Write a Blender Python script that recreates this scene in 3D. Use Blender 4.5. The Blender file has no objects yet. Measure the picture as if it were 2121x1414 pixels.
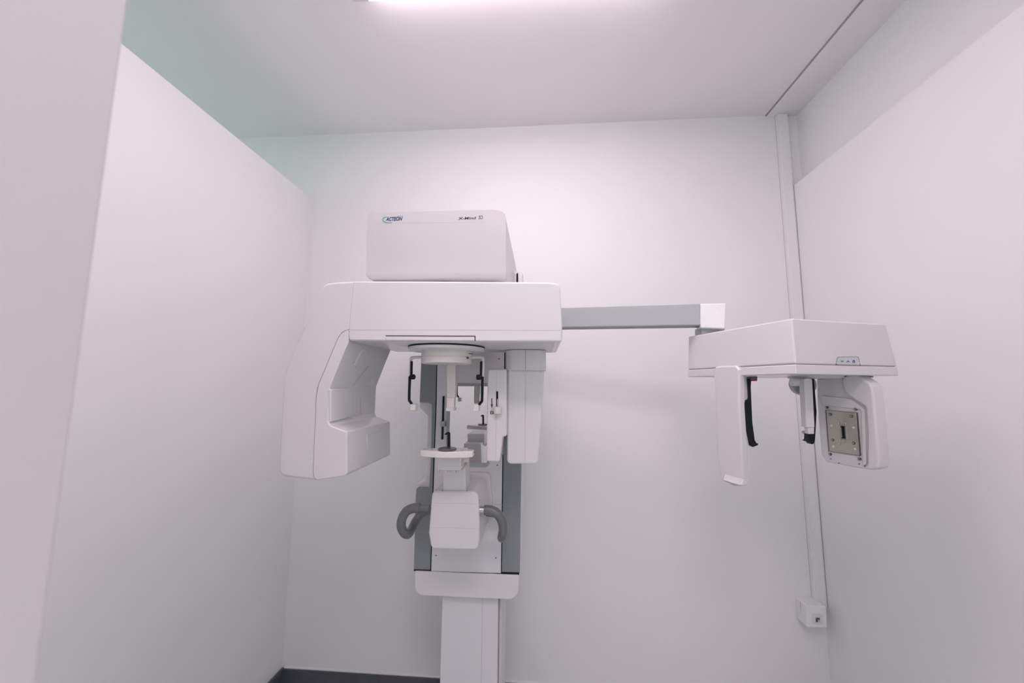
import bpy, bmesh, math
from mathutils import Vector, Matrix

# ------------------------------------------------------------------ camera
W, H = 2121, 1414
FPX = 797.0
PITCH, YAW, ROLL = 0.11371, -0.07492, 0.00657
CAM = Vector((0.0, 0.0, 1.5))
fwd = Vector((math.sin(YAW) * math.cos(PITCH), math.cos(YAW) * math.cos(PITCH), math.sin(PITCH)))
rt0 = Vector((math.cos(YAW), -math.sin(YAW), 0))
up0 = rt0.cross(fwd)
RT = math.cos(ROLL) * rt0 + math.sin(ROLL) * up0
UP = -math.sin(ROLL) * rt0 + math.cos(ROLL) * up0
S = bpy.context.scene
COL = S.collection
cd = bpy.data.cameras.new('camera')
cam = bpy.data.objects.new('camera', cd)
COL.objects.link(cam)
cd.sensor_fit = 'HORIZONTAL'
cd.sensor_width = 36.0
cd.lens = FPX / W * 36.0
cd.clip_start = 0.02
cd.dof.use_dof = True
cd.dof.focus_distance = 1.2
cd.dof.aperture_fstop = 3.4
cam.matrix_world = Matrix(((RT.x, UP.x, -fwd.x, CAM.x), (RT.y, UP.y, -fwd.y, CAM.y),
                           (RT.z, UP.z, -fwd.z, CAM.z), (0, 0, 0, 1)))
S.camera = cam

# ------------------------------------------------------------------ light, exposure
wd = bpy.data.worlds.new('world')
S.world = wd
wd.use_nodes = True
WB = wd.node_tree.nodes['Background']
WB.inputs[0].default_value = (0.90, 0.985, 1.0, 1)
WB.inputs[1].default_value = 0.5
LAMP_COLOR = (1.0, 0.765, 0.86)
LAMP_POWER = 2.75
S.view_settings.view_transform = 'Standard'
S.view_settings.look = 'None'
S.view_settings.gamma = 1
S.view_settings.use_curve_mapping = False
S.view_settings.exposure = 1.4

D, XL, XR, XT, ZC, ZP, ZR, XU = 1.9984, -1.2925, 1.2990, 1.1978, 2.9393, 2.5431, 2.5306, 1.3558
ZP_ = 2.5431


# ------------------------------------------------------------------ materials
def mat(name, col, rough=0.5, metal=0.0, bump=0.0, bscale=60, var=0.0, spec=0.5, trans=0.0, coat=0.0):
    m = bpy.data.materials.new(name)
    m.use_nodes = True
    nt = m.node_tree
    b = nt.nodes['Principled BSDF']
    b.inputs['Base Color'].default_value = (*col, 1)
    b.inputs['Roughness'].default_value = rough
    b.inputs['Metallic'].default_value = metal
    b.inputs['Specular IOR Level'].default_value = spec
    b.inputs['Transmission Weight'].default_value = trans
    b.inputs['Coat Weight'].default_value = coat
    if bump or var:
        tc = nt.nodes.new('ShaderNodeTexCoord')
        n = nt.nodes.new('ShaderNodeTexNoise')
        n.inputs['Scale'].default_value = bscale
        n.inputs['Detail'].default_value = 4
        nt.links.new(tc.outputs['Object'], n.inputs['Vector'])
        if bump:
            bp = nt.nodes.new('ShaderNodeBump')
            bp.inputs['Strength'].default_value = bump
            bp.inputs['Distance'].default_value = 0.001
            nt.links.new(n.outputs['Fac'], bp.inputs['Height'])
            nt.links.new(bp.outputs['Normal'], b.inputs['Normal'])
        if var:
            cr = nt.nodes.new('ShaderNodeValToRGB')
            cr.color_ramp.elements[0].position = 0.3
            cr.color_ramp.elements[1].position = 0.7
            cr.color_ramp.elements[0].color = (*[c * (1 - var) for c in col], 1)
            cr.color_ramp.elements[1].color = (*[min(1, c * (1 + var)) for c in col], 1)
            nt.links.new(n.outputs['Fac'], cr.inputs['Fac'])
            nt.links.new(cr.outputs['Color'], b.inputs['Base Color'])
    return m


M = {
    'wall': mat('wall_paint', (0.855, 0.90, 0.887), 0.65, bump=0.05, bscale=90, var=0.004, spec=0.25),
    'ceil': mat('ceiling_paint', (0.88, 0.895, 0.895), 0.8, bump=0.05, bscale=90, var=0.004, spec=0.1),
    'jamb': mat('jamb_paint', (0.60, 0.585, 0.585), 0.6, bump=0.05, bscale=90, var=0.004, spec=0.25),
    'floor': mat('floor_vinyl', (0.72, 0.735, 0.73), 0.45, var=0.08, bscale=12),
    'base': mat('skirting_vinyl', (0.080, 0.094, 0.108), 0.45, var=0.12, bscale=30),
    'plastic': mat('white_plastic', (0.735, 0.745, 0.742), 0.22, bump=0.015, bscale=200, spec=0.45),
    'satin': mat('satin_white_plastic', (0.75, 0.76, 0.757), 0.4, bump=0.02, bscale=200, spec=0.4),
    'boxwhite': mat('box_enamel', (0.63, 0.635, 0.635), 0.38, bump=0.02, bscale=200, spec=0.4),
    'cream': mat('cream_plastic', (0.76, 0.74, 0.70), 0.4, bump=0.02, bscale=200),
    'panel': mat('white_enamel_panel', (0.74, 0.76, 0.78), 0.35, bump=0.01, bscale=150),
    'grey': mat('grey_enamel', (0.245, 0.285, 0.29), 0.45, bump=0.02, bscale=150),
    'armgrey': mat('pale_grey_enamel', (0.40, 0.455, 0.455), 0.4, bump=0.02, bscale=150),
    'seam': mat('panel_gap', (0.34, 0.33, 0.335), 0.7, var=0.02),
    'softseam': mat('fine_panel_gap', (0.56, 0.54, 0.55), 0.7, var=0.02),
    'black': mat('black_plastic', (0.004, 0.009, 0.009), 0.5, bump=0.02, bscale=200, spec=0.25),
    'rubber': mat('grey_rubber', (0.15, 0.165, 0.17), 0.33, bump=0.05, bscale=300),
    'mirror': mat('mirror_glass', (0.95, 0.96, 0.955), 0.015, metal=1.0, bump=0.001, bscale=3),
    'frame': mat('mirror_frame_paint', (0.40, 0.44, 0.44), 0.4, bump=0.02, bscale=150),
    'clear': mat('clear_acrylic', (0.86, 0.84, 0.80), 0.15, trans=0.35, bump=0.01, bscale=100),
    'metal': mat('steel', (0.62, 0.61, 0.58), 0.3, metal=0.9, bump=0.02, bscale=200),
    'filter': mat('lead_acrylic', (0.52, 0.51, 0.44), 0.2, metal=0.25, bump=0.02, bscale=100, coat=0.5),
    'screw': mat('dark_screw', (0.12, 0.13, 0.135), 0.35, metal=0.5, bump=0.02, bscale=200),
    'pad': mat('brown_grey_pad', (0.11, 0.09, 0.09), 0.3, bump=0.02, bscale=200),
    'blue': mat('blue_print', (0.0, 0.055, 0.18), 0.5, var=0.01),
    'green': mat('green_print', (0.03, 0.42, 0.33), 0.5, var=0.01),
    'darkprint': mat('dark_print', (0.025, 0.03, 0.04), 0.5, var=0.01),
    'red': mat('red_plastic', (0.5, 0.03, 0.03), 0.4, var=0.01),
    'key': mat('keypad_film', (0.60, 0.66, 0.71), 0.35, var=0.01),
    'conduit': mat('conduit_plastic', (0.83, 0.88, 0.862), 0.45, var=0.01),
    'gap': mat('shadow_gap_filler', (0.40, 0.39, 0.38), 0.8, var=0.02),
}
lm = bpy.data.materials.new('lamp_diffuser')
lm.use_nodes = True
_b = lm.node_tree.nodes['Principled BSDF']
_b.inputs['Base Color'].default_value = (0.9, 0.9, 0.9, 1)
_b.inputs['Emission Color'].default_value = (*LAMP_COLOR, 1)
_b.inputs['Emission Strength'].default_value = LAMP_POWER
M['lamp'] = lm
lm2 = lm.copy()  # emitter of the added passage fill light
lm2.name = 'passage_fill_diffuser'
lm2.node_tree.nodes['Principled BSDF'].inputs['Emission Strength'].default_value = 7.4
M['fill_lamp'] = lm2


# ------------------------------------------------------------------ helpers
def ray(x, y):
    return fwd * FPX + RT * (x - W / 2) - UP * (y - H / 2)


def at(x, y, Y):                    # point seen at (x, y) that stands Y metres into the room
    d = ray(x, y)
    return CAM + d * (Y / d.y)


def atz(x, y, z):
    d = ray(x, y)
    return CAM + d * ((z - CAM.z) / d.z)


def atx(x, y, X):
    d = ray(x, y)
    return CAM + d * ((X - CAM.x) / d.x)


def atp(x, y, P, n):
    d = ray(x, y)
    return CAM + d * ((P - CAM).dot(n) / d.dot(n))


def rnd(pts, seg=6):                # 2-D outline; a third value rounds that corner
    out = []
    n = len(pts)
    for i, p in enumerate(pts):
        if len(p) < 3:
            out.append((p[0], p[1]))
            continue
        c = Vector(p[:2]); r = p[2]
        a = Vector(pts[i - 1][:2]) - c
        b = Vector(pts[(i + 1) % n][:2]) - c
        la, lb = a.length, b.length
        a.normalize(); b.normalize()
        ang = math.acos(max(-1, min(1, a.dot(b))))
        t = min(r / math.tan(ang / 2), la * 0.49, lb * 0.49)
        R = t * math.tan(ang / 2)
        P0 = c + a * t; P1 = c + b * t
        O = c + (a + b).normalized() * (R / math.sin(ang / 2))
        a0 = math.atan2(P0.y - O.y, P0.x - O.x); a1 = math.atan2(P1.y - O.y, P1.x - O.x)
        da = (a1 - a0 + math.pi) % (2 * math.pi) - math.pi
        for k in range(seg + 1):
            q = a0 + da * k / seg
            out.append((O.x + R * math.cos(q), O.y + R * math.sin(q)))
    return out


def root_of(o):
    while o.parent:
        o = o.parent
    return o


def link(name, bm, m, parent=None, bev=0.0, seg=3, smooth=True, label=None):
    bmesh.ops.remove_doubles(bm, verts=bm.verts, dist=1e-6)
    bmesh.ops.recalc_face_normals(bm, faces=bm.faces)
    off = root_of(parent).location if parent else Vector((0, 0, 0))
    for v in bm.verts:
        v.co -= off
    for f in bm.faces:
        f.smooth = smooth
    me = bpy.data.meshes.new(name)
    bm.to_mesh(me)
    bm.free()
    me.materials.append(M[m])
    me.set_sharp_from_angle(angle=math.radians(35))
    o = bpy.data.objects.new(name, me)
    COL.objects.link(o)
    if parent:
        o.parent = parent
    if bev:
        b = o.modifiers.new('bevel', 'BEVEL')
        b.width = bev; b.segments = seg; b.limit_method = 'ANGLE'; b.angle_limit = math.radians(31)
        b.harden_normals = True; b.use_clamp_overlap = False
    if label:
        o['label'] = label
    return o


def thing(name, label, cat, loc):
    o = bpy.data.objects.new(name, None)
    o.empty_display_size = 0.1
    COL.objects.link(o)
    o.location = loc
    o['label'] = label
    o['category'] = cat
    return o


def loft(bm, A, B, caps=True):
    a = [bm.verts.new(p) for p in A]
    b = [bm.verts.new(p) for p in B]
    n = len(a)
    for i in range(n):
        bm.faces.new((a[i], a[(i + 1) % n], b[(i + 1) % n], b[i]))
    if caps:
        bm.faces.new(a)
        bm.faces.new(b[::-1])
    return a, b


def near(poly, tol=2.2):
    """weight function: 0 on the given pixel polyline (a butt joint, no rounding), 1 elsewhere"""
    def f(x, y):
        p = Vector((x, y))
        for q0, q1 in zip(poly, poly[1:]):
            A, B = Vector(q0), Vector(q1)
            t = max(0, min(1, (p - A).dot(B - A) / max(1e-9, (B - A).length_squared)))
            if (A + (B - A) * t - p).length < tol:
                return 0.0
        return 1.0
    return f


def prism(name, parent, m, pts, Y0, Y1, bev=0.0, seg=3, label=None, weight=None):
    """outline of the front face at depth Y0, running straight back to Y1"""
    px = rnd(pts)
    A = [at(x, y, Y0) for x, y in px]
    B = [Vector((p.x, Y1, p.z)) for p in A]
    bm = bmesh.new()
    va, vb = loft(bm, A, B)
    if weight:
        lay = bm.edges.layers.float.new('bevel_weight_edge')
        n = len(px)
        for i in range(n):
            j = (i + 1) % n
            w = weight((px[i][0] + px[j][0]) / 2, (px[i][1] + px[j][1]) / 2)
            for q in (va, vb):
                bm.edges.get((q[i], q[j]))[lay] = w
            d0 = Vector(px[i]) - Vector(px[i - 1]); d1 = Vector(px[j]) - Vector(px[i])
            if d0.length > 1e-6 and d1.length > 1e-6 and d0.angle(d1) > math.radians(31):
                bm.edges.get((va[i], vb[i]))[lay] = weight(*px[i])
    o = link(name, bm, m, parent, bev, seg, label=label)
    if weight:
        o.modifiers['bevel'].limit_method = 'WEIGHT'
    return o


def slab(name, parent, m, pts, P, n, t, bev=0.0, seg=3, label=None):
    """outline on the plane (P, n), n towards the room; t metres thick behind it"""
    A = [atp(x, y, P, n) for x, y in rnd(pts)]
    B = [p - n * t for p in A]
    bm = bmesh.new()
    loft(bm, A, B)
    return link(name, bm, m, parent, bev, seg, label=label)


def box(name, parent, m, x0, x1, y0, y1, z0, z1, bev=0.0, seg=3, label=None):
    bm = bmesh.new()
    loft(bm, [Vector(p) for p in ((x0, y0, z0), (x1, y0, z0), (x1, y1, z0), (x0, y1, z0))],
         [Vector(p) for p in ((x0, y0, z1), (x1, y0, z1), (x1, y1, z1), (x0, y1, z1))])
    return link(name, bm, m, parent, bev, seg, label=label)


def lathe(name, parent, m, c, prof, n=64, axis=Vector((0, 0, 1)), label=None, sy=1.0, bev=0.0):
    """prof: (radius, height along axis) list"""
    axis = axis.normalized()
    t = Vector((1, 0, 0)) if abs(axis.x) < 0.9 else Vector((0, 1, 0))
    e1 = (t - axis * t.dot(axis)).normalized()
    e2 = axis.cross(e1) * sy
    bm = bmesh.new()
    rings = []
    for r, h in prof:
        rings.append([bm.verts.new(Vector(c) + axis * h + e1 * r * math.cos(2 * math.pi * k / n) + e2 * r * math.sin(2 * math.pi * k / n)) for k in range(n)])
    for a, b in zip(rings, rings[1:]):
        for k in range(n):
            bm.faces.new((a[k], a[(k + 1) % n], b[(k + 1) % n], b[k]))
    bm.faces.new(rings[0][::-1])
    bm.faces.new(rings[-1])
    return link(name, bm, m, parent, bev, label=label)


def spline(P, k=8):
    out = []
    n = len(P)
    for i in range(n - 1):
        p0 = P[max(i - 1, 0)]; p1 = P[i]; p2 = P[i + 1]; p3 = P[min(i + 2, n - 1)]
        for j in range(k):
            t = j / k
            out.append(0.5 * ((2 * p1) + (p2 - p0) * t + (2 * p0 - 5 * p1 + 4 * p2 - p3) * t * t + (3 * p1 - p0 - 3 * p2 + p3) * t ** 3))
    out.append(P[-1])
    return out


def tube(name, parent, m, P, r, n=16, k=8, smooth=True, label=None, rr=None, flat=1.0):
    P = [Vector(p) for p in P]
    Q = spline(P, k) if smooth else P
    bm = bmesh.new()
    rings = []
    up = None
    L = len(Q)
    for i, q in enumerate(Q):
        d = (Q[min(i + 1, L - 1)] - Q[max(i - 1, 0)]).normalized()
        if up is None:
            t = Vector((0, 0, 1)) if abs(d.z) < 0.9 else Vector((0, 1, 0))
            up = (t - d * t.dot(d)).normalized()
        else:
            up = (up - d * up.dot(d)).normalized()
        s = d.cross(up)
        R = r if rr is None else rr(i / (L - 1)) * r
        rings.append([bm.verts.new(q + up * R * flat * math.cos(2 * math.pi * a / n) + s * R * math.sin(2 * math.pi * a / n)) for a in range(n)])
    for a, b in zip(rings, rings[1:]):
        for j in range(n):
            bm.faces.new((a[j], a[(j + 1) % n], b[(j + 1) % n], b[j]))
    bm.faces.new(rings[0][::-1])
    bm.faces.new(rings[-1])
    return link(name, bm, m, parent, label=label)


def line(name, parent, m, pts, Y, w=0.0012, t=0.0012, P=None, n=None, closed=False):
    """thin inlaid strip along pixel polyline lying on depth plane Y (or plane P, n)"""
    if P is None:
        P = Vector((0, Y, 0)); n = Vector((0, -1, 0))
    Q = [atp(x, y, P, n) for x, y in pts]
    bm = bmesh.new()
    if closed:
        Q.append(Q[0])
    rings = []
    for i, q in enumerate(Q):
        d = (Q[min(i + 1, len(Q) - 1)] - Q[max(i - 1, 0)])
        if closed and i in (0, len(Q) - 1):
            d = Q[1] - Q[-2]
        d.normalize()
        s = d.cross(n).normalized() * (w / 2)
        o = n * (t * 0.3)
        b = n * (-t * 0.7)
        rings.append([bm.verts.new(q + s + o), bm.verts.new(q - s + o), bm.verts.new(q - s + b), bm.verts.new(q + s + b)])
    for a, b in zip(rings, rings[1:]):
        for j in range(4):
            bm.faces.new((a[j], a[(j + 1) % 4], b[(j + 1) % 4], b[j]))
    bm.faces.new(rings[0][::-1]); bm.faces.new(rings[-1])
    return link(name, bm, m, parent, smooth=False)


def text(name, parent, m, body, P, size, width=None, shear=0.0, ex=Vector((1, 0, 0)), nz=Vector((0, -1, 0)), bold=0.0):
    cu = bpy.data.curves.new('lettering', 'FONT')
    cu.body = body
    cu.size = size
    cu.shear = shear
    cu.offset = bold
    cu.extrude = 0.00025
    cu.resolution_u = 6
    t = bpy.data.objects.new('lettering', cu)
    COL.objects.link(t)
    dg = bpy.context.evaluated_depsgraph_get()
    me = bpy.data.meshes.new_from_object(t.evaluated_get(dg))
    bpy.data.objects.remove(t)
    w = max(v.co.x for v in me.vertices) - min(v.co.x for v in me.vertices)
    k = (width / w) if width else 1
    ez = nz.cross(ex).normalized()
    x0 = min(v.co.x for v in me.vertices)
    bm = bmesh.new()
    bm.from_mesh(me)
    for v in bm.verts:
        v.co = P + ex * ((v.co.x - x0) * k) + ez * v.co.y + nz * v.co.z
    return link(name, bm, m, parent, smooth=False)


# ------------------------------------------------------------------ the room
def struct(o):
    o['kind'] = 'structure'
    return o


def hexa(name, m, lo, hi, bev=0):
    bm = bmesh.new()
    loft(bm, [Vector(p) for p in lo], [Vector(p) for p in hi])
    return struct(link(name, bm, m, bev=bev, smooth=False))


YF = 0.235                                    # room side of the wall with the doorway
struct(box('floor', None, 'floor', -3.2, 1.75, -1.3, D + 0.15, -0.1, 0))
struct(box('ceiling', None, 'ceil', -3.2, 1.75, -1.3, D + 0.15, ZC, ZC + 0.1))
struct(box('wall_back', None, 'wall', -3.2, 1.75, D, D + 0.15, 0, ZC))
# left partition stops short of the ceiling and leans a little out of plumb
cbl, ctl = at(584.5, 1383, D), at(619.5, 388, D)
hexa('wall_left', 'wall',
     [(XL - 0.012, YF, 0), (cbl.x, D, 0), (cbl.x - 0.1, D, 0), (XL - 0.112, YF, 0)],
     [(XL, YF, ZP), (XL, D, ZP), (XL - 0.1, D, ZP), (XL - 0.1, YF, ZP)])
struct(box('far_left_light_stop', None, 'wall', -3.2, -3.1, -0.02, D, 0, 1.35))  # added unseen half wall, limits world light on the left ceiling
struct(box('wall_right', None, 'wall', XR, XU, YF, D, 0, ZR))
struct(box('wall_right_upper', None, 'wall', XU, XU + 0.12, -0.02, D, 0, ZC))
# front wall with the doorway the camera looks through
je = at(166, 707, YF)
struct(box('wall_front_left', None, 'wall', -3.2, je.x - 0.014, -0.02, YF, 0, ZC, bev=0.003))
struct(box('wall_front_right', None, 'wall', 0.75, XU, -0.02, YF, 0, ZC, bev=0.003))
struct(box('corridor_light_stop', None, 'wall', -2.4, 1.75, -1.42, -1.3, 0, ZC))  # added behind the camera to keep world light off the jamb
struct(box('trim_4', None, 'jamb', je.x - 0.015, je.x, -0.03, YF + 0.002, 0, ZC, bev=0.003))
# dark skirting
bx = at(586, 1380, D)
struct(box('baseboard_back', None, 'base', cbl.x + 0.002, XR, D - 0.014, D, 0, 0.1, bev=0.002))
bm = bmesh.new()
loft(bm, [Vector((XL - 0.012, YF, 0)), Vector((cbl.x, D - 0.014, 0)), Vector((cbl.x + 0.012, D - 0.014, 0)), Vector((XL + 0.002, YF, 0))],
     [Vector((XL - 0.011, YF, 0.1)), Vector((cbl.x + .001, D - 0.014, 0.1)), Vector((cbl.x + 0.013, D - 0.014, 0.1)), Vector((XL + 0.003, YF, 0.1))])
struct(link('baseboard_left', bm, 'base', smooth=False))
struct(box('baseboard_right', None, 'base', XR - 0.014, XR, YF, D - 0.014, 0, 0.1))
# sealant bead along the top of the skirting
struct(box('trim_1', None, 'conduit', cbl.x + 0.014, XR - 0.014, D - 0.008, D, 0.1, 0.104))
# plasterboard strip along the ceiling's right edge with its open joint
struct(box('trim_2', None, 'ceil', XT + 0.006, XU, YF, D, ZC - 0.010, ZC))
struct(box('trim_3', None, 'gap', XT - 0.001, XT + 0.006, YF, D, ZC - 0.004, ZC))

# ------------------------------------------------------------------ ceiling light
LX0, LX1 = -0.70, 0.52
LY1 = atz(765, 2, ZC - 0.06).y
LY0 = LY1 - 0.62
lt = thing('ceiling_light', 'long white rectangular ceiling light with a glowing diffuser', 'ceiling light', (0, 1.1, ZC))
fr = box('frame', lt, 'satin', LX0, LX1, LY0 - .005, LY1 + .005, ZC - 0.012, ZC, bev=0.002)
xd0 = atz(765, 2, ZC - 0.06).x
box('end_cap', lt, 'satin', xd0 - .06, xd0 - .0005, LY0, LY1, ZC - .062, ZC - .012, 0.002)
box('end_cap', lt, 'satin', 0.46, 0.52, LY0, LY1, ZC - .062, ZC - .012, 0.002)
bm = bmesh.new()
loft(bm, [Vector(p) for p in ((xd0, LY0, ZC - .06), (0.46, LY0, ZC - .06), (0.46, LY1, ZC - .06), (xd0, LY1, ZC - .06))],
     [Vector(p) for p in ((xd0, LY0, ZC - .012), (0.46, LY0, ZC - .012), (0.46, LY1, ZC - .012), (xd0, LY1, ZC - .012))])
link('diffuser', bm, 'lamp', lt, smooth=False)

l2 = thing('ceiling_light', 'added unseen fill light over the doorway passage', 'ceiling light', (0.1, -0.6, ZC))  # added out of view for frontal fill, position guessed
box('frame', l2, 'satin', -0.32, 0.52, -0.77, -0.43, ZC - 0.012, ZC, bev=0.002)
box('diffuser', l2, 'fill_lamp', -0.30, 0.50, -0.75, -0.45, ZC - 0.05, ZC - 0.012)

# ------------------------------------------------------------------ cable conduit and socket in the right corner
cx0 = at(1603, 250, D).x
cz0 = at(1690, 1251, D).z
cd_t = thing('cable_conduit', 'slim white cable conduit running down the right corner of the back wall', 'conduit', (XR - 0.02, D, cz0))
ctop = at(1613, 388, D); cbot = at(1685, 1249, D)
bm = bmesh.new()
xl = (ctop.x + cbot.x) / 2
loft(bm, [Vector((xl, D - 0.022, cz0)), Vector((XR, D - 0.022, cz0)), Vector((XR, D, cz0)), Vector((xl, D, cz0))],
     [Vector((xl, D - 0.022, ZC - .01)), Vector((XR, D - 0.022, ZC - .01)), Vector((XR, D, ZC - .01)), Vector((xl, D, ZC - .01))])
link('channel', bm, 'conduit', cd_t, 0.002)
box('cover', cd_t, 'conduit', xl + 0.006, XR - 0.006, D - 0.025, D - 0.0215, cz0 + .002, ZC - .012, 0.001)
box('joint_line', cd_t, 'softseam', xl - 0.001, xl, D - 0.002, D, cz0, ZC - .01)
box('joint_line', cd_t, 'gap', XR - 0.0015, XR, D - 0.0245, D - 0.022, cz0, ZR)

# surface mounted data socket: a box at the foot of the conduit
sk = thing('wall_socket', 'small white surface mounted data socket at the foot of the corner conduit', 'socket', at(1690, 1300, 1.93))
SY = 1.925
prism('housing', sk, 'conduit', [(1671, 1254, 3), (1712, 1256, 3), (1713, 1300, 2), (1672, 1299, 2)], SY, D, 0.003)
box('joint_line', sk, 'softseam', at(1671, 1270, SY).x - .0006, at(1671, 1270, SY).x + .001, SY + .04, SY + .0415, at(1671, 1298, SY).z, at(1671, 1256, SY).z)
ff = prism('faceplate', sk, 'satin', [(1682, 1272, 1), (1704, 1272, 1), (1705, 1292, 1), (1683, 1292, 1)], SY - 0.003, SY + .002, 0.001)
prism('port', ff, 'screw', [(1690, 1279), (1698, 1279), (1698, 1283), (1694, 1283), (1694, 1288), (1690, 1288)], SY - 0.0042, SY)
prism('shutter', ff, 'metal', [(1694, 1283), (1698, 1283), (1700, 1288), (1694, 1288)], SY - 0.004, SY)

# ------------------------------------------------------------------ the dental x-ray machine
YC = 1.5                                       # front of the carriage
mc = thing('dental_xray_machine',
           'white dental x-ray machine on a grey and white column with a skull imaging arm',
           'x-ray machine', (-0.28, 1.65, 0.0))

# floor column and base
pz0 = 0.0
pl, pr = at(913, 1330, 1.53).x, at(1031, 1330, 1.53).x
post = box('column', mc, 'panel', pl, pr, 1.53, 1.76, 0.02, 1.0, 0.004)
box('side_rail', post, 'satin', pr + 0.0015, pr + 0.010, 1.56, 1.74, 0.02, 1.0, 0.002)
box('gap_line', post, 'seam', pr - 0.0005, pr + 0.002, 1.534, 1.60, 0.02, 1.0)
sx = at(998, 1330, 1.53).x
box('groove', post, 'softseam', sx - 0.0008, sx + 0.0008, 1.5292, 1.532, 0.02, 1.0)
box('base_plate', mc, 'grey', pl - 0.16, pr + 0.16, 1.22, 1.90, 0, 0.022, 0.006)

# carriage
gl = prism('side_cover', mc, 'grey', [(872.5, 740), (905, 740), (903, 829), (899.7, 920), (898, 950), (896.5, 1015), (891.5, 1182),
                                      (857, 1180), (860.5, 1041), (862, 1012), (888.5, 1013, 5), (893, 930), (894.6, 833.5, 7), (869, 833)],
           YC, YC + 0.035, 0.0015)
gl['label'] = 'grey left side cover with a long notch'
prism('side_cover', mc, 'grey', [(1046, 700), (1083, 700), (1079, 961), (1076, 1188), (1039, 1188), (1043, 905)],
      YC, YC + 0.035, 0.0015, label='grey right side cover')
zt_col = 1.5 + 0.44
xl_, xr_ = at(857, 1181, YC).x, at(1078, 1185, YC).x
# white shell behind, with the notch walls showing beyond the grey cover
prism('rear_shell', mc, 'satin', [(872.5, 740), (1085, 740), (1077.5, 1188), (857.5, 1180), (861, 1041), (862, 1004), (880, 993, 3), (882.5, 980), (883.5, 950), (886.5, 862, 4), (869, 843)],
      YC + 0.036, YC + 0.22, 0.002)
box('carriage_top', mc, 'satin', xl_ + .01, xr_ - .01, YC + 0.002, YC + 0.22, 1.54, zt_col, 0.004)
prism('front_panel', mc, 'panel', [(906.5, 700), (1044.3, 700), (1044, 760), (1041, 905), (1039, 1053), (1037.5, 1187), (893, 1182.5), (898, 1012), (901.3, 920), (904.5, 829)],
      YC - 0.004, YC + 0.03, 0.0012)
line('panel_gap', mc, 'black', [(905.2, 700), (905, 753), (903.2, 829), (900.2, 920), (898.4, 949), (896.8, 1015), (892, 1182)], YC - 0.0005, 0.003, 0.002)
line('panel_gap', mc, 'black', [(1045.5, 700), (1045.3, 760), (1042.3, 905), (1040.2, 1053), (1038.5, 1188)], YC - 0.0005, 0.0035, 0.002)
line('panel_joint', mc, 'softseam', [(1018, 1043.5), (1041, 1045.5)], YC - 0.0042, 0.0012, 0.001)
for q in ((1034, 743), (1030, 963), (903, 1150), (1027, 1155)):
    c = at(*q, YC - 0.0045)
    lathe('screw', mc, 'screw', c, [(0.0026, 0.0), (0.0026, 0.002)], 16, Vector((0, 1, 0)))
prism('cover_gap', mc, 'black', [(857, 1179.5), (1075.5, 1186), (1075, 1191), (857.5, 1182.5)], YC - 0.003, YC + 0.03)
prism('lower_cover', mc, 'satin', [(858, 1182.3), (1075, 1191), (1074, 1243, 22), (859, 1233, 20)], YC - 0.008, YC + 0.20, 0.005,
      label='white lower cover with rounded corners')
# mirror in the front panel
fo = rnd([(926, 793, 4), (1016, 794, 4), (1013.5, 967.5, 9), (923, 966, 5)])
fi = rnd([(933.5, 799.5, 1), (1010, 800, 1), (1009, 958.5, 4), (929, 957.5, 1)])
bm = bmesh.new()
a = [bm.verts.new(at(x, y, YC - 0.0065)) for x, y in fo]
b = [bm.verts.new(at(x, y, YC - 0.0065)) for x, y in fi]
c_ = [bm.verts.new(at(x, y, YC - 0.0065) + Vector((0, 0.0045, 0))) for x, y in fi]
d_ = [bm.verts.new(at(x, y, YC - 0.0065) + Vector((0, 0.004, 0))) for x, y in fo]
n = len(a)
for p, q in ((a, b), (b, c_), (d_, a), (c_, d_)):
    for i in range(n):
        bm.faces.new((p[i], p[(i + 1) % n], q[(i + 1) % n], q[i]))
mf = link('mirror_frame', bm, 'frame', mc)
prism('mirror', mf, 'mirror', [(932, 798), (1012, 798), (1010, 960), (928, 959)], YC - 0.0048, YC - 0.003, label='rectangular mirror')
# slider slot on the front panel left of the mirror
sl = prism('slider_slot', mc, 'black', [(916.6, 820, 1.5), (920, 820, 1.5), (917.4, 910, 1.5), (914, 910, 1.5)], YC - 0.012, YC, 0.0005)
prism('knob', sl, 'frame', [(911.5, 873, 2), (920.5, 872, 2), (921, 883, 2), (912, 883.5, 2)], YC - 0.026, YC - 0.010, 0.001)
prism('knob_shaft', sl, 'screw', [(914, 874.5), (923, 874.5), (923, 882), (914, 882)], YC - 0.014, YC - 0.008)

# head box with the lettering
YB = 1.08
A = [at(x, y, YB) for x, y in rnd([(761.5, 440, 13), (1020, 434.3), (1047, 437, 18), (1048.5, 579, 13), (757, 578, 13)])]
zb0 = min(p.z for p in A)
bm = bmesh.new()
rb = 0.024
secs = []
for k in range(9):                              # the front bottom edge curves under
    th = math.pi / 2 * k / 8
    off = rb * (1 - math.sin(th))
    secs.append([bm.verts.new(Vector((p.x, YB + rb * (1 - math.cos(th)), max(p.z, zb0 + off)))) for p in A])
secs.append([bm.verts.new(Vector((p.x, 1.64, p.z))) for p in A])
for q0, q1 in zip(secs, secs[1:]):
    for i in range(len(A)):
        bm.faces.new((q0[i], q0[(i + 1) % len(A)], q1[(i + 1) % len(A)], q1[i]))
bm.faces.new(secs[0])
bm.faces.new(secs[-1][::-1])
hb = link('head_box', bm, 'boxwhite', mc, label='white upper box with lettering')
n_ = Vector((0, -1, 0))
P_ = at(799, 457.2, YB - 0.0003)
px = YB / FPX
text('lettering', hb, 'blue', 'ACTEON', P_ + Vector((0.0005, 0, 0)), 0.0162, 37.5 * px, 0.28, bold=0.00045)
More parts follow.
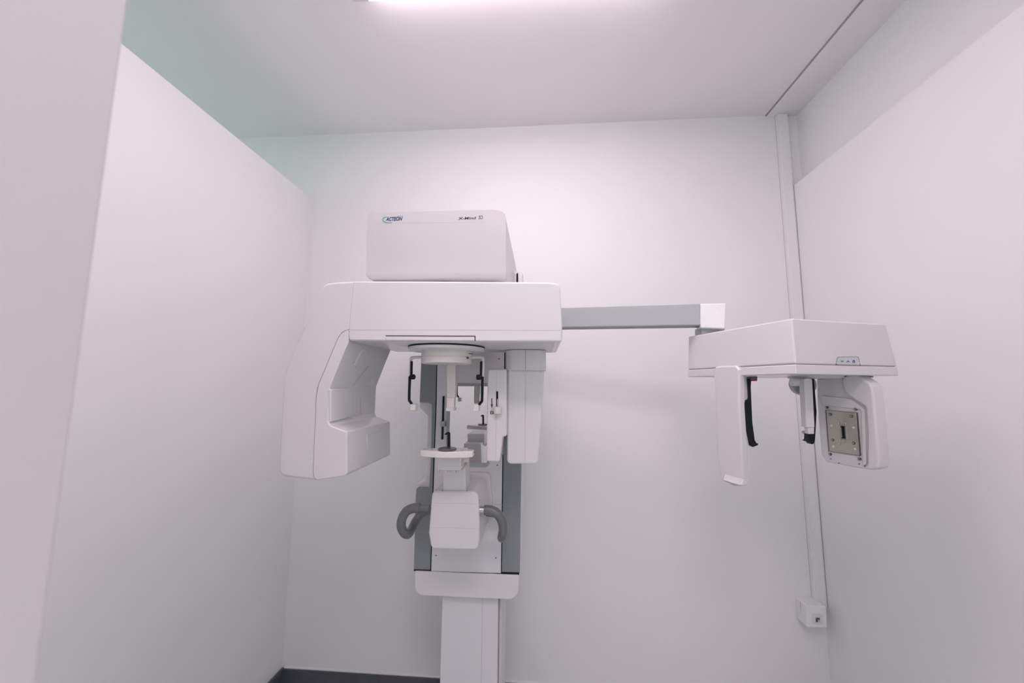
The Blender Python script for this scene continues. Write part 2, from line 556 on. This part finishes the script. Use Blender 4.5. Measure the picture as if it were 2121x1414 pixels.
# swoosh
sw = [(804.5, 448.5), (797, 449.8), (793.2, 453), (794, 457), (799, 460.2), (806, 461), (812, 460.6)]
tube('emblem', hb, 'green', [at(x, y, YB - 0.0005) for x, y in sw], 0.0008, 8, 6, rr=lambda s: 0.25 + 1.2 * math.sin(math.pi * min(1, s * 0.95 + 0.02)))
text('lettering', hb, 'softseam', 'SOPRO', at(823, 448.2, YB - 0.0003), 0.0032, 13 * px)
text('lettering', hb, 'darkprint', 'X-Mind', at(949, 454.6, YB - 0.0003), 0.0108, 39.5 * px, 0.12, bold=0.00015)
text('lettering', hb, 'blue', '3D', at(991, 453.8, YB - 0.0003), 0.0158, 9.8 * px)
line('fine_line', hb, 'softseam', [(783, 462.5), (1008, 459.5)], YB, 0.0005, 0.0006)
line('panel_joint', hb, 'softseam', [(1047.3, 488), (1047.3, 535)], YB + 0.014, 0.0008, 0.0012)
lathe('bearing', mc, 'screw', Vector((-0.29, 1.24, 1.775)), [(0.14, 0), (0.14, 0.05)], 64)
cb = prism('cable_guide', mc, 'satin', [(1062, 562, 2), (1082, 562, 2), (1082, 605), (1062, 605)], 1.47, 1.56, 0.002)
prism('slot', cb, 'black', [(1069.4, 568, 1.5), (1071.5, 563.5, 1), (1073.3, 568, 1.5), (1073.5, 600), (1069.4, 600)], 1.4685, 1.475)

# rotating arm -------------------------------------------------------
YA, YE = 1.03, 1.37
SEAM_A = [(733.5, 578), (733.3, 581.5), (724, 672), (723, 683.2), (724, 704)]
SEAM_B = [(723, 682.8), (716, 683.6), (708, 688.3), (702.5, 695.5), (698.8, 703), (660, 796), (655.3, 821), (648.6, 977), (650.3, 988), (655, 993)]
arm = prism('rotating_arm', mc, 'plastic', [(733.5, 581.5), (900, 582), (1134, 583.8), (1160, 586, 26), (1165, 683), (1164.2, 707.5, 6), (725, 706.5), (723, 683.2), (724, 672)],
            YA, YE, 0.006, 4, label='white rotating arm beam', weight=near(SEAM_A))
lip = arm
line('panel_joint', arm, 'softseam', [(724, 683.2), (940, 683), (1163, 684)], YA, 0.0010, 0.0010)
line('panel_joint', arm, 'softseam', [(733.4, 583.5), (728.4, 628), (724, 672), (722.8, 705)], YA, 0.0012, 0.001)
for q in ((722.2, 682.2), (724, 686.5)):
    lathe('joint_mark', arm, 'screw', at(*q, YA + .0002), [(0.0009, -0.0006), (0.0009, 0.004)], 10, Vector((0, 1, 0)))
# inlaid strip on the lower edge
line('inlay_line', lip, 'black', [(799, 695.2), (984, 696)], YA, 0.0022, 0.0016)
line('inlay_line', lip, 'black', [(984, 695.3), (984, 706)], YA, 0.0022, 0.0016)
line('inlay_line', lip, 'seam', [(799, 705), (984, 705.6)], YA, 0.0009, 0.0012)
line('inlay_line', lip, 'softseam', [(799, 695), (799, 705.5)], YA, 0.0008, 0.0012)
# underside plate (right of the source housing)
ux = at(808, 706, YA).x
box('underside_plate', arm, 'satin', ux, at(1150, 706, YA).x, YA + 0.012, YE - 0.002, 1.6165, 1.6195, 0.001)

# x-ray source housing, left
src = prism('source_housing', mc, 'plastic',
            [(733, 581.5), (723, 682.6), (716, 683.5), (705, 691, 8), (698.6, 702), (659, 796, 14), (654.8, 821), (648.3, 977), (650, 988), (655.5, 994.6),
             (598, 988.6), (583.5, 986, 9), (576, 974, 10), (582, 858), (587, 784), (592, 764, 16), (655, 617), (668, 586.5, 26), (700, 583.2)],
            YA, 1.335, 0.008, 4, label='white outer source housing', weight=lambda x, y: near(SEAM_A)(x, y) * near(SEAM_B, 3)(x, y))
inn = prism('inner_cover', src, 'plastic',
            [(723.2, 683), (716.5, 684), (705.6, 691.5), (699.3, 703), (660, 797, 14), (655.6, 822), (649, 977), (650.6, 987.5), (656.2, 994.4),
             (718.5, 985, 8), (718.5, 894), (684, 881), (679, 872, 4), (683.5, 801), (708.5, 739), (722, 707)],
            YA - 0.0004, 1.332, 0.0035, 3, weight=near(SEAM_B, 2.5))
line('panel_joint', src, 'seam', [(722.8, 682.6), (716, 683.6), (708, 688.3), (702.5, 695.5), (698.6, 703), (661, 793), (657.5, 803), (655, 822), (648.5, 977), (650, 987.5), (655, 992.5)],
     YA - 0.0006, 0.0012, 0.001)
# raised details on the faces that look right
XS = at(718.5, 920, YA).x
XM = at(681.5, 840, YA).x
nx = Vector((1, 0, 0))
slab('raised_panel', src, 'plastic', [(761, 900, 2), (790, 893, 2), (790, 938, 2), (761, 949, 2)], Vector((XS + .0025, 0, 0)), nx, 0.004, 0.001)
slab('slot', src, 'softseam', [(789, 884), (790.5, 883.6), (790.5, 907), (789, 908)], Vector((XS + .0004, 0, 0)), nx, 0.002)
slab('raised_panel', src, 'plastic', [(686, 806), (724, 803.5, 5), (730, 812, 5), (732, 846), (727, 864), (686, 874)], Vector((XM + .006, 0, 0)), nx, 0.010, 0.003)
slab('slot', src, 'softseam', [(745.5, 820), (747.5, 820), (748, 858), (745.5, 858)], Vector((XM + .0005, 0, 0)), nx, 0.002)
# sloping face
Pa, Pb = at(722, 707, YA), at(684, 801, YA)
ns = (Pa - Pb).cross(Vector((0, 1, 0))).normalized()
if ns.x < 0:
    ns = -ns
slab('raised_panel', src, 'plastic', [(753, 720, 2), (766, 731, 2), (743, 764, 2), (735, 757)], Pa + ns * .003, ns, 0.005, 0.001)
slab('slot', src, 'softseam', [(763.5, 757), (764.8, 758), (731.5, 799.5), (730.2, 798.5)], Pa + ns * .0006, ns, 0.002)
slab('raised_panel', src, 'plastic', [(757, 797), (773, 784), (779, 799), (771, 801)], Pa + ns * .003, ns, 0.004, 0.001)

# sensor housing, right
sh = prism('sensor_housing', mc, 'plastic', [(1051, 764), (1127.5, 764), (1122, 870), (1114.5, 961, 9), (1050, 961, 9), (1050.5, 800)],
           1.262, 1.37, 0.007, 4, label='white tapering sensor housing')
c0 = at(1090.5, 722, 1.306)
pl_ = []
for k in range(13):
    t = -1 + 2 * k / 12
    pl_.append((c0.x + 0.0655 * t, 1.240 + 0.010 * t * t + 0.012 * max(0, abs(t) - 0.8) * 5))
pl_ += [(c0.x + 0.0655, 1.35), (c0.x + 0.05, 1.365), (c0.x - 0.05, 1.365), (c0.x - 0.0655, 1.35)]
bm = bmesh.new()
loft(bm, [Vector((x, y, 1.549)) for x, y in pl_], [Vector((x, y, 1.6155)) for x, y in pl_])
link('collar', bm, 'plastic', sh, 0.0025, 3)
line('panel_joint', sh, 'softseam', [(1088.3, 775), (1088, 870), (1087, 959)], 1.262, 0.0012, 0.002)
cy = 1.240
line('panel_joint', sh, 'seam', [(1088.6, 723.5), (1088.6, 767)], cy, 0.0014, 0.002)
ms = prism('tomography_housing', mc, 'plastic', [(1010, 764.5, 6), (1049, 763.5), (1049.5, 903), (1041.5, 905, 4), (1037.5, 940), (1035, 957, 6), (1006.5, 955.5, 6)],
           1.225, 1.36, 0.006, 3, label='slim white housing with a lock slider')
line('panel_joint', ms, 'softseam', [(1028.5, 765.5), (1028, 870), (1026.5, 956)], 1.225, 0.0010, 0.002)
slt = prism('slot', ms, 'black', [(1027.5, 810, 1), (1031.8, 810, 1), (1031.8, 846), (1027.5, 846)], 1.2242, 1.23)
prism('slot_glint', ms, 'metal', [(1029.6, 826), (1031.2, 826), (1031.2, 842), (1029.6, 842)], 1.2236, 1.225)
lathe('lock_knob', ms, 'cream', at(1030.5, 849.5, 1.213), [(0.010, -0.0112), (0.0125, -0.0095), (0.0125, 0.0095), (0.010, 0.0112)], 28)
prism('printed_arrow', ms, 'darkprint', [(1017.6, 824.5), (1019.6, 824.5), (1019.8, 837), (1021.4, 837), (1018.8, 845.5), (1016.2, 837), (1017.8, 837)], 1.2245, 1.226)
prism('printed_lock', ms, 'darkprint', [(1015.4, 852), (1022, 852), (1022, 857.5), (1015.4, 857.5)], 1.2245, 1.226)
tube('printed_lock_bow', ms, 'darkprint', [at(x, y, 1.2248) for x, y in ((1016.3, 852), (1016.6, 850.3), (1018.8, 849.6), (1020.9, 850.3), (1021.1, 852))], 0.0006, 6, 4)
prism('printed_lock_gap', ms, 'satin', [(1017.2, 853.6), (1020.2, 853.6), (1020.2, 856), (1017.2, 856)], 1.2241, 1.2243)

# hub and head support below the beam -----------------------------------
AX, AY = -0.288, 1.163
hub = lathe('hub_disc', mc, 'satin', Vector((AX, AY, 0)), [(0.108, 1.617), (0.114, 1.6155), (0.1155, 1.6135), (0.115, 1.6045), (0.111, 1.6025)], 96)
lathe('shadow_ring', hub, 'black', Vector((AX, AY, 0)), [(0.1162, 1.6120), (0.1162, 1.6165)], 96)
lathe('head_support', mc, 'cream', Vector((AX, AY, 0)), [(0.0765, 1.604), (0.077, 1.586), (0.0755, 1.585), (0.0755, 1.583), (0.077, 1.582), (0.077, 1.572), (0.0745, 1.5655), (0.071, 1.564)], 96,
      label='round cream head support')
hs = bpy.data.objects['head_support']
lathe('screw', hs, 'screw', at(968, 741, 1.13), [(0.0035, -0.004), (0.0035, 0.002)], 12, Vector((-1, 1, 0)))
tube('lever', hs, 'screw', [at(968, 732, 1.14), at(979, 732.4, 1.14)], 0.0012, 8, 2)


def temple_clamp(sx):
    c = AX
    def X(v): return c + sx * v
    r1 = tube('temple_rod', mc, 'cream', [(X(0.065), AY, 1.5845), (X(0.098), AY, 1.5845), (X(0.108), AY, 1.5825), (X(0.1125), AY, 1.575), (X(0.1125), AY, 1.497)], 0.0042, 12, 6)
    tube('black_rod', r1, 'black', [(X(0.108), AY - .006, 1.572), (X(0.1075), AY - .006, 1.525), (X(0.1085), AY - .006, 1.521)], 0.0038, 12, 4, flat=1.0)
    tube('black_rod', r1, 'black', [(X(0.1125), AY - .005, 1.526), (X(0.112), AY - .005, 1.459), (X(0.109), AY - .005, 1.450), (X(0.103), AY - .005, 1.442)], 0.0042, 12, 4)
    lathe('knob', r1, 'black', (X(0.1), AY - .012, 1.524), [(0.0055, -0.009), (0.008, -0.0075), (0.008, 0.0035), (0.0065, 0.005)], 20, Vector((-sx, -0.35, 0)))
    x0, x1 = sorted((X(0.1045), X(0.0875)))
    box('temple_pad', r1, 'cream', x0, x1, AY - .018, AY + .012, 1.4225, 1.442, 0.003)


temple_clamp(-1)
temple_clamp(1)
fs = prism('forehead_rest', mc, 'cream', [(925, 745), (944, 745), (943.5, 790), (942.3, 824, 2), (925.2, 824, 2), (925.4, 790)], 1.225, 1.255, 0.002)
prism('slide', fs, 'cream', [(925, 820), (941, 820), (940.3, 848), (924.6, 848)], 1.228, 1.252, 0.002)
prism('pad', fs, 'cream', [(922.5, 844.5, 2), (940, 844.5, 2), (939.3, 851.5, 3), (923, 851.5, 3)], 1.212, 1.256, 0.002)

# chin rest -------------------------------------------------------------
cr = prism('chin_support', mc, 'plastic',
           [(896, 1017, 8), (990, 1017.5, 14), (993, 1080), (992, 1124), (988, 1138.5, 15), (960, 1139), (893, 1136.5, 9), (887.5, 1104), (893.5, 1030)],
           1.27, 1.47, 0.007, 4, label='white boxy chin support')
cr.data.transform(Matrix.Identity(4))
line('panel_joint', cr, 'softseam', [(894, 1041.5), (988, 1043)], 1.2702, 0.0008, 0.0012)
line('panel_joint', cr, 'softseam', [(890, 1092), (991, 1094)], 1.2702, 0.0008, 0.0012)
lathe('screw', cr, 'screw', at(992.4, 1036.5, 1.283) + Vector((0.001, 0.004, 0)), [(0.0016, 0), (0.0016, 0.003)], 12, Vector((-1, 0, 0)))
prism('mounting_flange', cr, 'plastic', [(922, 978, 10), (1013, 980, 10), (1018.5, 1030), (1018.5, 1078), (1008, 1091, 12), (918, 1090, 12)], 1.465, YC - 0.001, 0.004, 3)
zt = at(940, 1017, 1.27).z
st = prism('chin_stem', mc, 'satin', [(918, 950), (963, 950), (965.5, 1018.5), (917.5, 1018.5)], 1.285, 1.365, 0.003, 3)
lathe('screw', st, 'screw', at(916.5, 1016.5, 1.276), [(0.0016, 0), (0.0016, 0.003)], 12, Vector((0, 0, 1)))
lathe('screw', st, 'screw', at(967.5, 1017, 1.276), [(0.0016, 0), (0.0016, 0.003)], 12, Vector((0, 0, 1)))
nk = prism('chin_neck', mc, 'satin', [(904, 940), (954, 940), (954.5, 974, 4), (905.5, 973.5, 4)], 1.185, 1.31, 0.003, 3)
for q in (907.5, 930, 947):
    lathe('adjusting_screw', nk, 'metal', at(q, 972.5, 1.192) + Vector((0, 0, -0.004)), [(0.004, -0.003), (0.0045, 0), (0.0045, 0.008)], 16)
# clear wing on the right of the neck
Pw = at(958, 957, 1.21)
tube('clear_bracket', nk, 'clear', [at(953, 966, 1.20), at(959, 955, 1.215), at(968, 954, 1.22), at(966, 962, 1.24), at(957, 972, 1.25)], 0.005, 10, 5)
# tray: curved plan with holes
z1, z0 = at(921, 935.5, 1.105).z, at(921, 949, 1.105).z
tx = at(921, 936, 1.105).x
plan = [(-0.077, 0.012), (-0.062, 0.002), (-0.030, -0.006), (0.0, -0.010), (0.030, -0.006), (0.062, 0.002), (0.077, 0.012),
        (0.077, 0.042), (0.060, 0.046), (0.030, 0.064), (0.0, 0.068), (-0.030, 0.064), (-0.060, 0.046), (-0.077, 0.042)]
bm = bmesh.new()
A = [Vector((tx + x, 1.115 + y, z0)) for x, y in plan]
B = [Vector((p.x, p.y, z1)) for p in A]
loft(bm, A, B)
tray = link('chin_tray', bm, 'cream', mc, 0.003, 3, label='cream chin tray')
for x, y, r in ((-0.066, 0.028, 0.0065), (-0.046, 0.026, 0.005), (0.046, 0.026, 0.0075), (0.064, 0.028, 0.0065)):
    lathe('hole_rim', tray, 'frame', Vector((tx + x, 1.115 + y, z1)), [(r * 1.15, -0.004), (r * 1.15, 0.0006), (r * 0.85, 0.0006), (r * 0.85, -0.002)], 24, label='grey ring around a hole in the tray')
    lathe('hole_glint', tray, 'metal', Vector((tx + x, 1.115 + y, z1)), [(r * 0.8, -0.001), (r * 0.8, 0.0009)], 24)
lathe('tray_screw', tray, 'screw', Vector((tx + 0.0775, 1.148, (z0 + z1) / 2 + .003)), [(0.0022, -0.001), (0.0022, 0.001)], 12, Vector((1, 0, 0)))
bp = lathe('bite_plate', tray, 'pad', Vector((tx + 0.0, 1.135, z1)), [(0.026, -0.001), (0.027, 0.003), (0.025, 0.006)], 48, sy=1.05)
bw, bwy = at(929, 928, 1.15).x, 1.15
lathe('recess', tray, 'screw', Vector((bw, bwy, z1 + .0055)), [(0.006, 0), (0.006, 0.001)], 24)
prism('bite_post', mc, 'black', [(926.3, 932), (932, 932), (932, 897, 2), (929, 894.3), (924.5, 895.5), (920.8, 898.8), (921.5, 900.5), (926.5, 900)], 1.148, 1.155, 0.0008)


# hand grips ---------------------------------------------------------
def grip(sx):
    c = -0.291
    def V(x, y, z): return Vector((c + sx * x, y, z))
    zz = lambda py, Y: at(846, py, Y).z
    g = tube('hand_grip', mc, 'rubber', [
        V(0.107, 1.295, zz(1051, 1.295)), V(0.128, 1.295, zz(1051.5, 1.295)), V(0.150, 1.295, zz(1058, 1.295)), V(0.165, 1.296, zz(1073, 1.296)),
        V(0.169, 1.300, zz(1090, 1.300)), V(0.164, 1.315, zz(1103, 1.315)), V(0.160, 1.345, zz(1106, 1.345)), V(0.162, 1.385, zz(1096, 1.385)),
        V(0.158, 1.41, zz(1080, 1.41)), V(0.146, 1.425, zz(1066, 1.425)), V(0.128, 1.43, zz(1058, 1.43)), V(0.09, 1.43, zz(1055, 1.43))],
        0.0155, 20, 8, rr=lambda s: 1.0 - 0.12 * s, label='grey rubber hand grip')
    a, b = sorted((c + sx * 0.085, c + sx * 0.112))
    tube('collar', g, 'metal' if sx > 0 else 'rubber', [V(0.075, 1.295, zz(1051, 1.295)), V(0.108, 1.295, zz(1051, 1.295))], 0.0115, 20, 3, label='bare end collar')


grip(-1)
grip(1)

# cephalometric arm -------------------------------------------------
p0t, p0b = at(1100, 640, 1.52), at(1100, 677.8, 1.52)
p1t, p1b = at(1450, 629, 1.40), at(1450, 672.5, 1.40)
za, zb = (p0t.z + p1t.z) / 2, (p0b.z + p1b.z) / 2
bm = bmesh.new()
A = [at(1100, 639.2, 1.53), at(1450, 629, 1.395), at(1450.5, 672.5, 1.395), at(1100, 678, 1.53)]
dd = (A[1] - A[0]).normalized()
nb = Vector((-dd.y, dd.x, 0)).normalized()
loft(bm, A, [p + nb * 0.06 for p in A])
ca = link('extension_arm', mc and bm, 'armgrey', mc, 0.002, 3, label='pale grey horizontal extension arm')
A = [at(1100, 676.9, 1.5285), at(1450.5, 671.4, 1.3935), at(1450.5, 673.5, 1.3935), at(1100, 679, 1.5285)]
bm = bmesh.new(); loft(bm, A, [p + nb * 0.062 for p in A])
link('edge_strip', bm, 'grey', ca)
# link from carriage to arm, behind the beam
box('arm_bracket', mc, 'satin', -0.12, -0.02, 1.53, 1.60, at(1100, 678, 1.53).z - .01, at(1100, 639.2, 1.53).z + .01, 0.004)
# white end block
A = [at(1450.5, 628.5, 1.392), at(1504, 627.5, 1.375), at(1502, 680, 1.375), at(1450.5, 678.5, 1.392)]
bm = bmesh.new()
loft(bm, A, [p + nb * 0.075 for p in A])
eb = link('end_block', bm, 'conduit', mc, 0.004, 3, label='white end block')
pz = A[3]
q0 = at(1452, 674, 1.42)
prism('hinge', eb, 'armgrey', [(1453, 677), (1501, 677), (1501, 702), (1453, 702)], 1.41, 1.47, 0.002)

# cephalometric head -------------------------------------------------
C0 = at(1640, 659, 1.07)
ZT = C0.z
L0 = atz(1425.6, 696.7, ZT)
R0 = atz(1831, 671.5, ZT)
u = (L0 - C0).normalized()
v = Vector((-u.y, u.x, 0)); v = v if v.x > 0 else -v
lu, lv = (L0 - C0).length, (R0 - C0).dot(v)
zs, zbt = 1.5615, 1.5345


def F(a, b, z):                                # head frame: a along the left face, b along the right face
    return Vector((C0.x, C0.y, 0)) + u * a + v * b + Vector((0, 0, z))


bm = bmesh.new()
top = [F(0, 0, ZT), F(0, lv, ZT), F(lu, lv, ZT), F(lu, 0, ZT)]
e = 0.004
bot = [F(-e, -e, zs), F(-e, lv + 0.022, zs), F(lu + 0.006, lv + 0.022, zs), F(lu + 0.006, -e, zs)]
loft(bm, top, bot)
ch = link('cephalometric_head', bm, 'plastic', mc, 0.005, 4, label='white angular skull imaging head')
bm = bmesh.new()
t2 = [p + Vector((0, 0, -0.0012)) for p in bot]
b2 = [F(-e, -e, zbt), F(-e, lv + 0.022, zbt), F(lu + 0.006, lv + 0.022, zbt), F(lu + 0.006, -e, zbt)]
loft(bm, t2, b2)
link('lower_tray', bm, 'plastic', ch, 0.003, 3)
bm = bmesh.new()
loft(bm, [F(0.0, 0.0, zs - .004), F(0, lv + 0.018, zs - .004), F(lu, lv + 0.018, zs - .004), F(lu, 0, zs - .004)],
     [F(0.0, 0.0, zs + .004), F(0, lv + 0.018, zs + .004), F(lu, lv + 0.018, zs + .004), F(lu, 0, zs + .004)])
link('seam_core', bm, 'seam', ch)
# keypad on the right face
nk2 = -u
Pk = F(-e - 0.0006, 0.1, zs)
kp = slab('keypad', ch, 'key', [(1735, 739.3, 3), (1777.5, 738.6, 4), (1781, 755), (1732.5, 754)], Pk + Vector((0, 0, 0)) - u * 0.0, -u, 0.004, 0.0006)
line('keypad_edge', ch, 'seam', [(1732.5, 754), (1734, 741.5), (1736.5, 739), (1776, 738.3), (1778.5, 740.5), (1781.5, 755.5)], 0, 0.0009, 0.0012, P=Pk - u * .0003, n=-u)
for pts in (((1742, 746.5), (1744.7, 749.5), (1747.4, 746.5)), ((1754, 750), (1756.8, 746.8), (1759.5, 750))):
    line('key_symbol', ch, 'darkprint', pts, 0, 0.0011, 0.001, P=Pk - u * .0006, n=-u)
ls = [(1768.8 + 2.2 * math.cos(a * math.pi / 5), 748.6 + 2.6 * math.sin(a * math.pi / 5)) for a in range(10)]
line('key_symbol', ch, 'darkprint', ls, 0, 0.0008, 0.001, P=Pk - u * .0006, n=-u, closed=True)
line('key_symbol', ch, 'darkprint', [(1768.8, 745), (1768.8, 748.6)], 0, 0.0008, 0.001, P=Pk - u * .0006, n=-u)
for q in ((1732, 754.5), (1781.5, 755.5)):
    lathe('keypad_pin', ch, 'screw', atp(q[0], q[1], Pk, -u), [(0.0012, -0.001), (0.0012, 0.001)], 10, u)

# sensor slab hanging from the left face
Ps = F(0, -0.012, 0)
sp = slab('digital_sensor', mc, 'plastic', [(1477, 772, 9), (1480, 758.5, 10), (1524, 756.8, 8), (1530.8, 765), (1531.5, 843), (1540, 990), (1534, 1006.5, 10), (1518, 1006), (1493, 994, 8), (1486.5, 950), (1482.5, 843)],
          Ps, -v, 0.024, 0.006, 4, label='tall white digital sensor panel')
line('panel_joint', sp, 'seam', [(1528.5, 762), (1529.5, 800), (1531, 843), (1536, 930), (1539.5, 986), (1538.5, 998), (1533, 1006)], 0, 0.0010, 0.004, P=F(0.182, 0, 0), n=-u)
nu = -u
Pn = F((atp(1531, 843, Ps, -v) - C0).dot(u), 0, 0)
slab('rear_shell', sp, 'plastic', [(1531, 760), (1548, 781, 2), (1550, 826, 3), (1543.5, 831, 3), (1546, 886), (1552, 922), (1554, 990), (1547, 1003.5, 7), (1534, 1006), (1540, 990), (1531.5, 843)],
     Pn + u * 0.0012, nu, 0.07, 0.003, 3)

# ear post blades
ez1 = Vector((0, -1, 0))
YEAR = 1.24
mt = prism('ear_post', ch, 'black', [(1549.2, 783.7), (1556.4, 783.7), (1555.3, 801), (1558.5, 873.6), (1563.5, 911), (1567.5, 918), (1571.3, 918.3), (1569.5, 922, 1), (1565, 923.8), (1559.5, 925.8, 3), (1553.8, 922, 4),
                                     (1546, 890), (1542, 834.6), (1543.5, 829.5, 3), (1550.5, 826.5, 3), (1552.3, 821)], YEAR, YEAR + 0.012, 0.001, label='black ear post blade')
prism('ear_post_mount', ch, 'screw', [(1555, 779), (1569, 779), (1569, 787), (1556, 787)], YEAR - 0.005, YEAR + 0.03, 0.001)
prism('red_mark', ch, 'red', [(1556.5, 786.6), (1568.5, 786.6), (1568, 789), (1557.5, 789)], YEAR - 0.006, YEAR + 0.028)
prism('ear_post', ch, 'black', [(1682.5, 784.3), (1686.5, 784.8), (1691.8, 853), (1688.7, 910), (1686.5, 918.5, 3), (1681.5, 920.3, 3), (1677.5, 915.5), (1670.3, 913.6), (1674.4, 910), (1674.8, 898.5), (1686, 898)],
      YEAR, YEAR + 0.02, 0.001, label='black ear post blade')
hp = prism('ear_post_holder', ch, 'satin', [(1665, 783, 5), (1682.6, 783, 5), (1687.8, 885), (1670.5, 885)], YEAR - 0.012, YEAR + 0.012, 0.002)
prism('ear_post_holder', ch, 'satin', [(1672.3, 880), (1686.6, 880), (1686.4, 898.4), (1674.6, 898.4)], YEAR - 0.008, YEAR + 0.008, 0.001)
lathe('pivot', ch, 'satin', at(1652, 790.5, YEAR + .02), [(0.012, -0.018), (0.013, -0.016), (0.013, 0.03)], 28, Vector((1, -0.15, 0)))
lathe('pivot_cap', ch, 'armgrey', at(1662, 796, YEAR + .045), [(0.032, -0.012), (0.034, -0.010), (0.034, 0.01)], 40, Vector((0.25, 1, 0)))
lathe('nose_rest_pin', ch, 'clear', at(1668, 895, YEAR + .03), [(0.0045, -0.008), (0.0045, 0.008)], 16, Vector((1, 0, 0)))
lathe('hanger', ch, 'satin', at(1662, 790, YEAR + .045) * 1.0, [(0.008, -0.02), (0.008, 0.035)], 20)
# turntable under the head
lathe('turntable', ch, 'satin', Vector((0.87, 1.285, 0)), [(0.070, 1.5275), (0.078, 1.529), (0.078, 1.5355)], 64)
lathe('turntable_gap', ch, 'screw', Vector((0.93, 1.285, 0)), [(0.082, 1.531), (0.082, 1.535)], 64)

# secondary collimator
SV = 0.27
Pc = F(0, SV, 0)
cp = slab('collimator', mc, 'plastic', [(1690, 784), (1745, 781), (1800, 795), (1799, 965), (1789, 971.5), (1711, 956.8), (1700.5, 942.5, 14), (1693.5, 865), (1691, 817)], Pc, -v, 0.03, 0.006, 4,
          label='white collimator with a filter window')
slab('side_shell', cp, 'plastic', [(1764, 775), (1775, 776), (1799, 792, 8), (1806, 801, 10), (1809, 817), (1815.4, 888), (1821, 957), (1817.5, 970, 7), (1805, 972.8), (1789, 971), (1796, 960), (1796, 900), (1792.5, 842, 14), (1765, 824), (1749, 812, 10), (1744, 795), (1746, 780)],
     Pc - v * 0.012, -v, 0.042, 0.006, 4)
slab('raised_ridge', cp, 'plastic', [(1697, 818, 5), (1762, 826, 6), (1790, 846, 6), (1794, 960), (1790, 964), (1786, 960), (1783, 848, 5), (1702, 838, 5)], Pc - v * 0.004, -v, 0.008, 0.002)
wn = slab('filter_window', cp, 'filter', [(1710.3, 848.6, 1), (1775.5, 854, 1), (1782, 943.8, 1), (1716.6, 934.2, 1)], Pc - v * 0.003, -v, 0.006, 0.0008, label='metallic filter window')
line('window_edge', cp, 'screw', [(1710.5, 849), (1717, 934)], 0, 0.0022, 0.002, P=Pc - v * .003, n=-v)
line('window_edge', cp, 'screw', [(1775.2, 854.5), (1781.8, 943)], 0, 0.003, 0.002, P=Pc - v * .003, n=-v)
line('window_edge', cp, 'metal', [(1770, 854.5), (1777.5, 942)], 0, 0.0014, 0.002, P=Pc - v * .0034, n=-v)
line('window_edge', cp, 'screw', [(1710.5, 849), (1775, 854.3)], 0, 0.001, 0.002, P=Pc - v * .003, n=-v)
line('window_edge', cp, 'screw', [(1717, 934), (1782, 943.6)], 0, 0.001, 0.002, P=Pc - v * .003, n=-v)
slab('slit_frame', cp, 'metal', [(1737.5, 881), (1752, 882.5), (1754, 910.5), (1741, 909.5)], Pc - v * .0055, -v, 0.003, 0.0005)
slab('slit', cp, 'black', [(1742.5, 883.5), (1748.5, 884), (1750.3, 907), (1744.8, 906.5)], Pc - v * .0062, -v, 0.002)
slab('slit', cp, 'black', [(1741, 881.8), (1748.8, 882.4), (1748.8, 885), (1741, 884.4)], Pc - v * .0064, -v, 0.002)
slab('slit', cp, 'black', [(1743, 905.2), (1750.6, 905.8), (1750.6, 908.3), (1743, 907.8)], Pc - v * .0064, -v, 0.002)
for q, r, mm in (((1712, 843.5), .0036, 'screw'), ((1771.8, 847), .0038, 'screw'), ((1719, 940.5), .0036, 'screw'), ((1779.5, 950), .0038, 'screw'),
                 ((1720, 858), .0042, 'screw'), ((1764, 861.5), .0042, 'screw'), ((1724.5, 911), .0040, 'screw'), ((1768.3, 917.5), .0042, 'screw'),
                 ((1722.5, 881.5), .0036, 'cream'), ((1768, 885.5), .0034, 'cream'), ((1726, 924.5), .0034, 'cream'), ((1771, 929.5), .0032, 'cream'),
                 ((1739.5, 876.3), .0040, 'metal'), ((1749.5, 877), .0034, 'metal'), ((1742, 913), .0040, 'metal'), ((1752, 913.8), .0034, 'metal'), ((1739, 919), .003, 'metal'), ((1735.5, 871), .003, 'metal'),
                 ((1778.5, 960.5), .0012, 'screw'), ((1790.5, 965), .0012, 'screw'), ((1720, 950), .001, 'screw'), ((1736.5, 958.5), .001, 'screw')):
    P = atp(q[0], q[1], Pc - v * 0.004, -v)
    lathe('screw' if mm == 'screw' else 'stud', cp, mm, P, [(r, 0.004), (r, -0.0008), (r * .6, -0.0014)], 16, v)
    if mm == 'screw' and r > .003:
        lathe('screw_centre', cp, 'frame', P - v * .0015, [(r * .45, 0.001), (r * .45, -0.0006)], 12, v)
